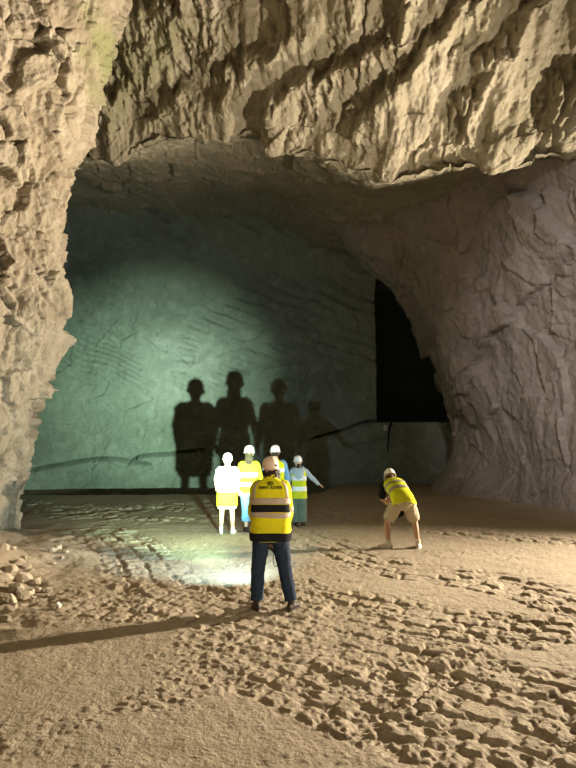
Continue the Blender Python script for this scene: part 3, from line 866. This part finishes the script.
    mb = MB(); T.shell(mb, 0); jk = mb.build('safety_jacket', M['hivis'], p, wrinkle=.006)
    band(T, 'reflective_strip', M['strip_white'], jk, .16, .235); band(T, 'reflective_strip', M['strip_white'], jk, .335, .42)
    for q in 'LR':
        sleeve('sleeve', J, W, S, q, M['hivis'], jk, r=(.064, .06, .054, .044), end=1.93)
    hr = MB()
    hr.ball(HL(0, -.018, -.01), (.084 * S, .088 * S, .085 * S), 10)
    hr.tube([HL(0, -.075, -.02), HL(0, -.098, -.12), HL(.005, -.125, -.22), HL(.008, -.135, -.34), HL(.01, -.125, -.44)], [(.075 * S, .03 * S), (.092 * S, .034 * S), (.075 * S, .028 * S), (.055 * S, .022 * S), (.022 * S, .012 * S)], ref=(0, 1, 0), n=20, sub=6)
    hr.build('long_hair', M['hair_long'], p, fuse=.007, smooth=3, wrinkle=.006)
    trousers('trousers', J, W, S, M['blue_cloth'], p, (.108, .102, .098, .1, .1), end=.84, wS=.95)
    for q in 'LR':
        shoe(W(J['ank' + q]), J['toe' + q], S, M['boot'], p, 'shoe', high=.0)

    # --- man half hidden behind the guide
    S = .99
    sp = dict(x=-.28, y=12.7, S=S, skin='skin', label='person mostly hidden behind the guide, white helmet, yellow-green vest and light blue sleeves',
              joints=dict(wrR=(.27, .08, .89), elR=(.265, 0, 1.12), shR=(.185, -.01, 1.40), shL=(-.185, -.01, 1.40), wrL=(-.30, .06, .90)))
    p, J, W, HL, HP = person(sp)
    st = [((0, 0, .78), .21, .15), ((0, 0, .90), .21, .15), ((0, 0, 1.04), .205, .145), ((0, -.005, 1.18), .21, .145), ((0, -.01, 1.32), .212, .14), ((0, -.01, 1.40), .215, .12), ((0, -.005, 1.44), .14, .10), ((0, 0, 1.475), .08, .08), ((0, 0, 1.495), .075, .075)]
    T = garment(J, W, S, 1.0, st)
    mb = MB(); T.shell(mb, 0); vs = mb.build('safety_vest', M['hivis'], p, wrinkle=.006)
    band(T, 'reflective_strip', M['strip_white'], vs, .16, .235); band(T, 'reflective_strip', M['strip_white'], vs, .40, .48)
    hr = MB(); hr.ball(HL(0, -.018, -.005), (.082 * S, .09 * S, .085 * S), 10); hr.build('hair', M['hair_dark'], p, fuse=.007, smooth=2, wrinkle=.004)
    for q in 'LR':
        sleeve('shirt_sleeve', J, W, S, q, M['blue_cloth'], p, r=(.068, .064, .058, .048), end=1.9)
    trousers('trousers', J, W, S, M['navy'], p, (.108, .1, .085, .08, .075))
    for q in 'LR':
        shoe(W(J['ank' + q]), J['toe' + q], S, M['boot'], p, 'shoe')

    # --- girl with the arm held out
    S = .862
    sp = dict(x=.245, y=13.0, S=S, w=.95, skin='skin_pale', label='child with one arm held out, pale hoodie under yellow vest, grey-green wide trousers', curlR=.2, hat=1.04,
              joints=dict(shL=(-.165, -.01, 1.39), shR=(.165, -.01, 1.39), elR=(.345, .02, 1.21), wrR=(.50, .05, 1.06), handR=(.85, .1, -.5), palmR=(-.4, .2, -.9), elL=(-.25, .06, 1.15), wrL=(-.27, .12, .95), head=(-.03, .03, 1.60), ankL=(-.085, -.01, .085), ankR=(.085, -.01, .085)))
    p, J, W, HL, HP = person(sp)
    st = [((0, 0, .70), .215, .15), ((0, 0, .82), .205, .148), ((0, 0, 1.0), .19, .14), ((0, -.005, 1.18), .19, .138), ((0, -.01, 1.32), .192, .132), ((0, -.01, 1.39), .182, .115), ((0, -.005, 1.43), .13, .10), ((0, 0, 1.47), .085, .08), ((0, 0, 1.49), .078, .075)]
    T = garment(J, W, S, 1.0, st)
    mb = MB(); T.shell(mb, 0); vs = mb.build('safety_vest', M['hivis'], p, wrinkle=.006)
    band(T, 'reflective_strip', M['strip_white'], vs, .175, .255); band(T, 'reflective_strip', M['strip_white'], vs, .36, .45)
    hd = MB()
    band(T, 'shoulder_panel', M['hoodie'], vs, .50, .93, a0=-math.pi * 1.02, a1=-math.pi * .34, off=.012, th=.006)
    hd.tube([W((-.13, -.05, 1.46)), W((-.09, -.13, 1.40)), W((-.005, -.175, 1.26)), W((.07, -.13, 1.38)), W((.10, -.04, 1.47))], [(.04 * S, .045 * S), (.06 * S, .05 * S), (.085 * S, .04 * S), (.06 * S, .05 * S), (.04 * S, .045 * S)], ref=(0, 1, 0), n=18, sub=6)
    hd.tube([W((0, -.11, 1.44)), W((0, -.165, 1.34)), W((0, -.17, 1.22))], [(.10 * S, .04 * S), (.12 * S, .045 * S), (.04 * S, .03 * S)], ref=(0, 1, 0), n=18, sub=5)
    hd.build('hood', M['hoodie'], p, fuse=.008, smooth=3, wrinkle=.006)
    for q in 'LR':
        sleeve('hoodie_sleeve', J, W, S, q, M['hoodie'], p, r=(.070, .064, .058, .046), end=1.93)
    hr = MB()
    hr.ball(HL(0, -.018, -.01), (.083 * S, .088 * S, .085 * S), 10)
    hr.tube([HL(.01, -.085, -.03), HL(.015, -.12, -.10), HL(.015, -.115, -.17)], [(.04 * S, .03 * S), (.045 * S, .035 * S), (.025 * S, .02 * S)], ref=(0, 1, 0), n=16, sub=5)
    hr.build('dark_hair', M['hair_dark'], p, fuse=.007, smooth=3, wrinkle=.005)
    trousers('trousers', J, W, S, M['green_cloth'], p, (.112, .108, .106, .11, .115))
    for q in 'LR':
        shoe(W(J['ank' + q]), J['toe' + q], S, M['boot'], p, 'shoe', high=.0)

    # --- photographer bending forward
    S = .98
    sp = dict(x=2.0, y=10.45, S=S, skin='skin', label='person stooping forward in bright yellow vest, black T-shirt and khaki shorts, white helmet, off-white trainers', curlL=.7, curlR=.7,
              joints=dict(pelvis=(.03, -.12, .83), waist=(.005, .02, .945), chest=(-.03, .21, 1.05), shoulder=(-.07, .335, 1.12), neck=(-.08, .405, 1.14), head=(-.085, .52, 1.20),
                          hipL=(-.075, -.10, .79), hipR=(.135, -.10, .79), kneeL=(-.225, .08, .45), kneeR=(.275, .09, .45), ankL=(-.235, -.02, .085), ankR=(.305, -.02, .085),
                          toeL=(-.9, .8), toeR=(.35, 1), shL=(-.245, .31, 1.09), shR=(.115, .31, 1.09), elL=(-.285, .27, .85), elR=(.17, .40, .86), wrL=(-.17, .47, .73), wrR=(-.02, .54, .78),
                          handL=(.5, .75, .25), handR=(-.5, .75, .25), palmL=(.6, -.2, .7), palmR=(-.6, -.2, .7), up=(-.03, .55, .83), fw=(-.1, .83, -.5)))
    p, J, W, HL, HP = person(sp)
    st = [((.04, -.16, .775), .225, .150), ((.03, -.11, .85), .205, .150), ((.005, .02, .945), .185, .145), ((-.03, .18, 1.04), .195, .135), ((-.06, .29, 1.095), .205, .125), ((-.07, .345, 1.12), .175, .11), ((-.078, .385, 1.135), .11, .095), ((-.08, .42, 1.15), .078, .078)]
    T = garment(J, W, S, 1.0, st, rt=(1, 0, .04))
    mb = MB(); T.shell(mb, 0); vs = mb.build('safety_vest', M['hivis'], p, wrinkle=.009)
    band(T, 'reflective_strip', M['strip_grey'], vs, .295, .35); band(T, 'reflective_strip', M['strip_grey'], vs, .43, .485)
    for q in 'LR':
        sleeve('shirt_sleeve', J, W, S, q, M['black_cloth'], p, r=(.074, .070, .070, .06), end=.85)
    hr = MB(); hr.ball(HL(0, -.018, -.008), (.080 * S, .089 * S, .085 * S), 10); hr.build('hair', M['hair_dark'], p, fuse=.007, smooth=2, wrinkle=.004)
    trousers('shorts', J, W, S, M['khaki'], p, (.125, .122, .112, .1, .1), end=.43, wS=1.06)
    for q in 'LR':
        shoe(W(J['ank' + q]), J['toe' + q], S * 1.06, M['trainer'], p, 'trainer', sole_mat=M['sock'])
    bag = MB()
    c = W((.02, .06, .60))
    bag.tube([c + V((-.05, 0, -.045)), c + V((0, .01, 0)), c + V((.055, 0, .05))], [(.045, .03), (.062, .04), (.04, .03)], ref=(0, 1, 0), n=16, sub=5)
    bag.tube([c + V((.055, 0, .05)), c + V((.07, .06, .2)), W((.02, .12, .90))], [.012, .01, .01], n=10, sub=4)
    bag.build('waist_bag', M['black_cloth'], p, fuse=.008, smooth=2)
    return W

WP = people()


# ------------------------------------------------------------------ things
# torch held by the guide, with its wrist loop
def torch():
    a = V((-.197, 7.04, .60)); d = V((-.25, 1, .08)).normalized()
    root = bpy.data.objects.new('hand_torch', None); root.location = a; link(root); root.empty_display_size = .1
    tag(root, 'dark hand torch with hanging wrist loop, held by the person in deep yellow jacket', 'torch')
    def part(name, prof, mat, cap=True):
        mb = MB(); n = 24; s = d.cross(V((0, 0, 1))).normalized(); u = s.cross(d)
        mb.loft([[d * x + s * (r * math.cos(2 * math.pi * i / n)) + u * (r * math.sin(2 * math.pi * i / n)) for i in range(n)] for x, r in prof], caps=cap)
        return mb.build(name, mat, root)
    part('handle', [(-.14, .012), (-.138, .017), (0, .018), (.02, .018)], M['metal'])
    part('lamp_head', [(.02, .018), (.05, .033), (.10, .036), (.10, .031), (.09, .030)], M['metal'])
    part('lens', [(.088, .030), (.092, .030)], M['lens'])
    mb = MB(); pts = []
    for k in range(13):
        q = 2 * math.pi * k / 12
        pts.append(d * -.14 + V((.018 + .028 * math.sin(q), -.01, -.085 + .085 * math.cos(q))))
    mb.tube(pts, [.0045] * 13, ref=(0, 1, 0), n=8, sub=3, round_ends=False)
    mb.build('wrist_loop', M['black_cloth'], root)
torch()

def phone():
    c = WP((-.095, .665, .81)); root = bpy.data.objects.new('phone', None); root.location = c; root.rotation_euler = (math.radians(-25), 0, 0); link(root)
    tag(root, 'dark mobile phone held in both hands by the stooping person in khaki shorts', 'phone')
    def slab(name, w, h, d, y, mat, bev):
        bm = bmesh.new(); bmesh.ops.create_cube(bm, size=1, matrix=Matrix.Translation((0, y, 0)) @ Matrix.Diagonal((w, d, h, 1)))
        bmesh.ops.bevel(bm, geom=bm.edges[:], offset=bev, segments=3, affect='EDGES')
        me = bpy.data.meshes.new(name); bm.to_mesh(me); bm.free(); me.materials.append(mat); return link(bpy.data.objects.new(name, me), root)
    slab('body', .155, .074, .009, 0, M['screen'], .003); slab('screen', .145, .066, .001, -.0048, M['lens'] if False else M['dark_plastic'], .0003); slab('camera_bump', .03, .03, .003, .0055, M['metal'], .001)
phone()

# stones: a few shapes, each stone an object of its own
def stone_mesh(seed, mat, flat=.8):
    bm = bmesh.new(); bmesh.ops.create_icosphere(bm, subdivisions=4, radius=1)
    Q = np.array([v.co[:] for v in bm.verts]) 
    rs = np.random.default_rng(seed)
    r = np.full(len(Q), 1.25)
    for k in range(15):                                     # broken along flat planes
        n = rs.normal(size=3); n /= np.linalg.norm(n)
        dd = Q @ n; lim = rs.uniform(.62, .95)
        r = np.where(dd > 1e-3, np.minimum(r, lim / np.maximum(dd, 1e-3)), r)
    r *= 1 + .05 * fbm(Q * 2.2 + seed, 3, seed=seed)
    for v, q, k in zip(bm.verts, Q, r):
        v.co = V(q * k * np.array([1, .85, flat]))
    me = bpy.data.meshes.new('stone'); bm.to_mesh(me); bm.free()
    me.materials.append(mat); return me
SM = [stone_mesh(s, M['stone'], f) for s, f in ((1, .8), (2, .65), (3, .9), (4, .7), (5, .75), (6, .55))]
def stone(x, y, r, k, label, group=None, rz=0, tilt=0, sink=.3, me=None):
    o = bpy.data.objects.new('stone', me or SM[k % len(SM)]); link(o)
    z = float(np.median(drop(x, y, r * .6)))
    o.scale = (r, r, r); o.rotation_euler = (tilt, tilt * .6, rz); o.location = (x, y, z + r * (.62 - sink))
    return tag(o, label, 'stone', group)
rs = random.Random(21)
HEAP = 'stones of the rubble heap by the rock pillar'
px_spots = [(5, 596, 13), (14, 585, 9), (20, 592, 9), (28, 588, 7), (22, 578, 10), (10, 575, 9), (3, 582, 12), (17, 569, 7), (30, 578, 6), (36, 586, 7), (43, 585, 5), (27, 570, 6), (33, 571, 5), (8, 606, 8), (14, 602, 6), (2, 566, 9), (24, 563, 4), (37, 577, 4), (12, 560, 5), (6, 614, 6), (19, 600, 4), (34, 592, 3.5), (47, 589, 3)]
placed = []
def clear(g, r):
    for k in range(40):
        bad = [q for q in placed if math.hypot(q[0] - g[0], q[1] - g[1]) < (q[2] + r) * .98]
        if not bad:
            break
        q = bad[0]; d = np.array([g[0] - q[0], g[1] - q[1]]); d = d / (np.linalg.norm(d) + 1e-6) + rs.uniform(-.2, .2)
        g = np.array([q[0], q[1]]) + d / np.linalg.norm(d) * (q[2] + r) * 1.0
    placed.append((g[0], g[1], r)); return g
for px, py, rp in px_spots:
    g = ground(px, py + 6); rp *= .85
    g = clear(g, rp * g[1] / F)
    stone(g[0], g[1], rp * g[1] / F, rs.randrange(6), 'tan broken stone in the rubble heap at the foot of the tall rock pillar', HEAP, rs.uniform(0, 6), rs.uniform(-.5, .5))
for px, py, rp in [(52, 560, 4), (58, 557, 5), (62, 562, 3), (54, 566, 3), (66, 560, 3)]:
    g = ground(px, py)
    stone(g[0], g[1], rp * g[1] / F, rs.randrange(6), 'dark-shadowed stone in the small clump between the rubble heap and the tyre tracks', 'stones of the small clump', rs.uniform(0, 6), rs.uniform(-.4, .4))
g = ground(58.5, 609)
stone(g[0], g[1], 3.6 * g[1] / F, 0, 'lone whitish stone lying on bare dirt beyond the long shadow', None, .5, .2, .1, me=stone_mesh(12, M['white_stone'], .85))

# little plate and hanging cable below the ledge of the dark void
def on_wall(px, py):
    return V(at(px, py, 25.9))
def back_y(x, z):
    ok, loc, nor, i = wall_back.ray_cast(V((x, 15, z)), V((0, 1, 0)))
    return loc.y if ok else 26
q = on_wall(384.5, 428)
bm = bmesh.new(); bmesh.ops.create_cube(bm, size=1, matrix=Matrix.Diagonal((.16, .02, .25, 1))); bmesh.ops.bevel(bm, geom=bm.edges[:], offset=.006, segments=2, affect='EDGES')
me = bpy.data.meshes.new('marker_plate'); bm.to_mesh(me); bm.free(); me.materials.append(M['sign_white'])
yb = min(back_y(q.x + dx, q.z + dz) for dx in (-.08, 0, .08) for dz in (-.12, 0, .12))
pl = link(bpy.data.objects.new('marker_plate', me)); pl.location = (q.x, yb - .012, q.z); tag(pl, 'small white marker plate fixed on the grey wall just below the dark void', 'sign')
mb = MB(); mb.loft([[V((x, y, z)) for x, z in ((-.02, .055), (.045, .0), (-.005, -.035), (.012, .0))] for y in (-.0105, -.013)])
mb.build('mark', M['black_paint'], pl)
mb = MB(); pts = []
for px, py in ((390, 423), (388.5, 428), (387.5, 434), (387.5, 440), (387, 446), (386.5, 451)):
    q = on_wall(px, py); z = min(q.z, LEDGE_Z - .02); pts.append(V((q.x, min(back_y(q.x + e, z + f) for e in (-.06, 0, .06) for f in (-.12, -.06, 0, .06) if z + f < LEDGE_Z - .01) - .075, z)))
mb.tube(pts, [.045, .04, .035, .03, .028, .026], n=10, sub=5)
cb = mb.build('cable', M['black_cloth'], None); tag(cb, 'black cable hanging down the grey wall beside the small white plate', 'cable')


# ------------------------------------------------------------------ lights
def spot(name, loc, target, energy, cone, blend, col, radius):
    l = bpy.data.lights.new(name, 'SPOT'); l.energy = energy; l.spot_size = math.radians(cone); l.spot_blend = blend
    l.color = col; l.shadow_soft_size = radius
    o = bpy.data.objects.new(name, l); o.location = loc
    o.rotation_euler = (Vector(target) - Vector(loc)).to_track_quat('-Z', 'Y').to_euler()
    return link(o)

WARM = (1.0, .85, .645)
spot('floodlight', (12.2, 12.7, 3.5), (-3, .5, 5.6), 34000, 100, 1.0, WARM, .18)
spot('ceiling_fill_side', (12.0, 12.4, 3.7), (-1.5, 12.6, 10.6), 9500, 70, 1.0, WARM, .18)  # unseen second head added beside the floodlight to brighten the ceiling
spot('ceiling_fill', (9.0, 9.0, 2.4), (-2.0, 12.2, 12.4), 7000, 62, 1.0, WARM, .2)  # added fill from out of frame, lifts the front of the brow
spot('right_wall_fill', (1.0, -5.0, 9.0), (10.4, 14.8, 4.5), 12500, 35, 1.0, (1, .94, .92), .5)  # no known fixture: added behind the camera to brighten the right wall
spot('guide_back_fill', (6.0, -2.0, 1.7), (-.25, 6.65, 1.3), 2700, 25, 1.0, WARM, .4)  # unseen light added for the guide's back, no vehicle stands there
TORCH = (-.225, 7.14, .57)
spot('torch_core', TORCH, (-5.0, 26, 4.9), 9000, 16, 1.0, (.82, 1.0, .86), .03)
spot('torch_beam', TORCH, (-5.5, 26, 4.3), 12500, 34, 1.0, (.68, 1.0, .72), .03)
spot('torch_halo', TORCH, (-8.8, 26, 1.7), 5600, 41, 1.0, (.60, 1.0, .66), .03)
spot('torch_spill', TORCH, (-8.5, 26, 2.4), 1050, 94, 1.0, (.56, .90, 1.0), .03)

w = bpy.data.worlds.new('world'); SC.world = w; w.use_nodes = True
w.node_tree.nodes['Background'].inputs['Color'].default_value = (1, .82, .6, 1)
w.node_tree.nodes['Background'].inputs['Strength'].default_value = .012

# ------------------------------------------------------------------ camera
cam = bpy.data.cameras.new('camera'); cam.sensor_fit = 'VERTICAL'; cam.sensor_height = 24; cam.lens = F / 768 * 24
cam.clip_start = .05; cam.clip_end = 200
co = link(bpy.data.objects.new('camera', cam)); co.location = (0, 0, H); co.rotation_euler = (math.pi / 2 + TILT, 0, 0)
SC.camera = co
SC.view_settings.view_transform = 'Standard'; SC.view_settings.look = 'None'
SC.view_settings.exposure = 0; SC.view_settings.gamma = 1; SC.view_settings.use_curve_mapping = False
SC.cycles.use_denoising = True
SC.cycles.max_bounces = 8; SC.cycles.diffuse_bounces = 2
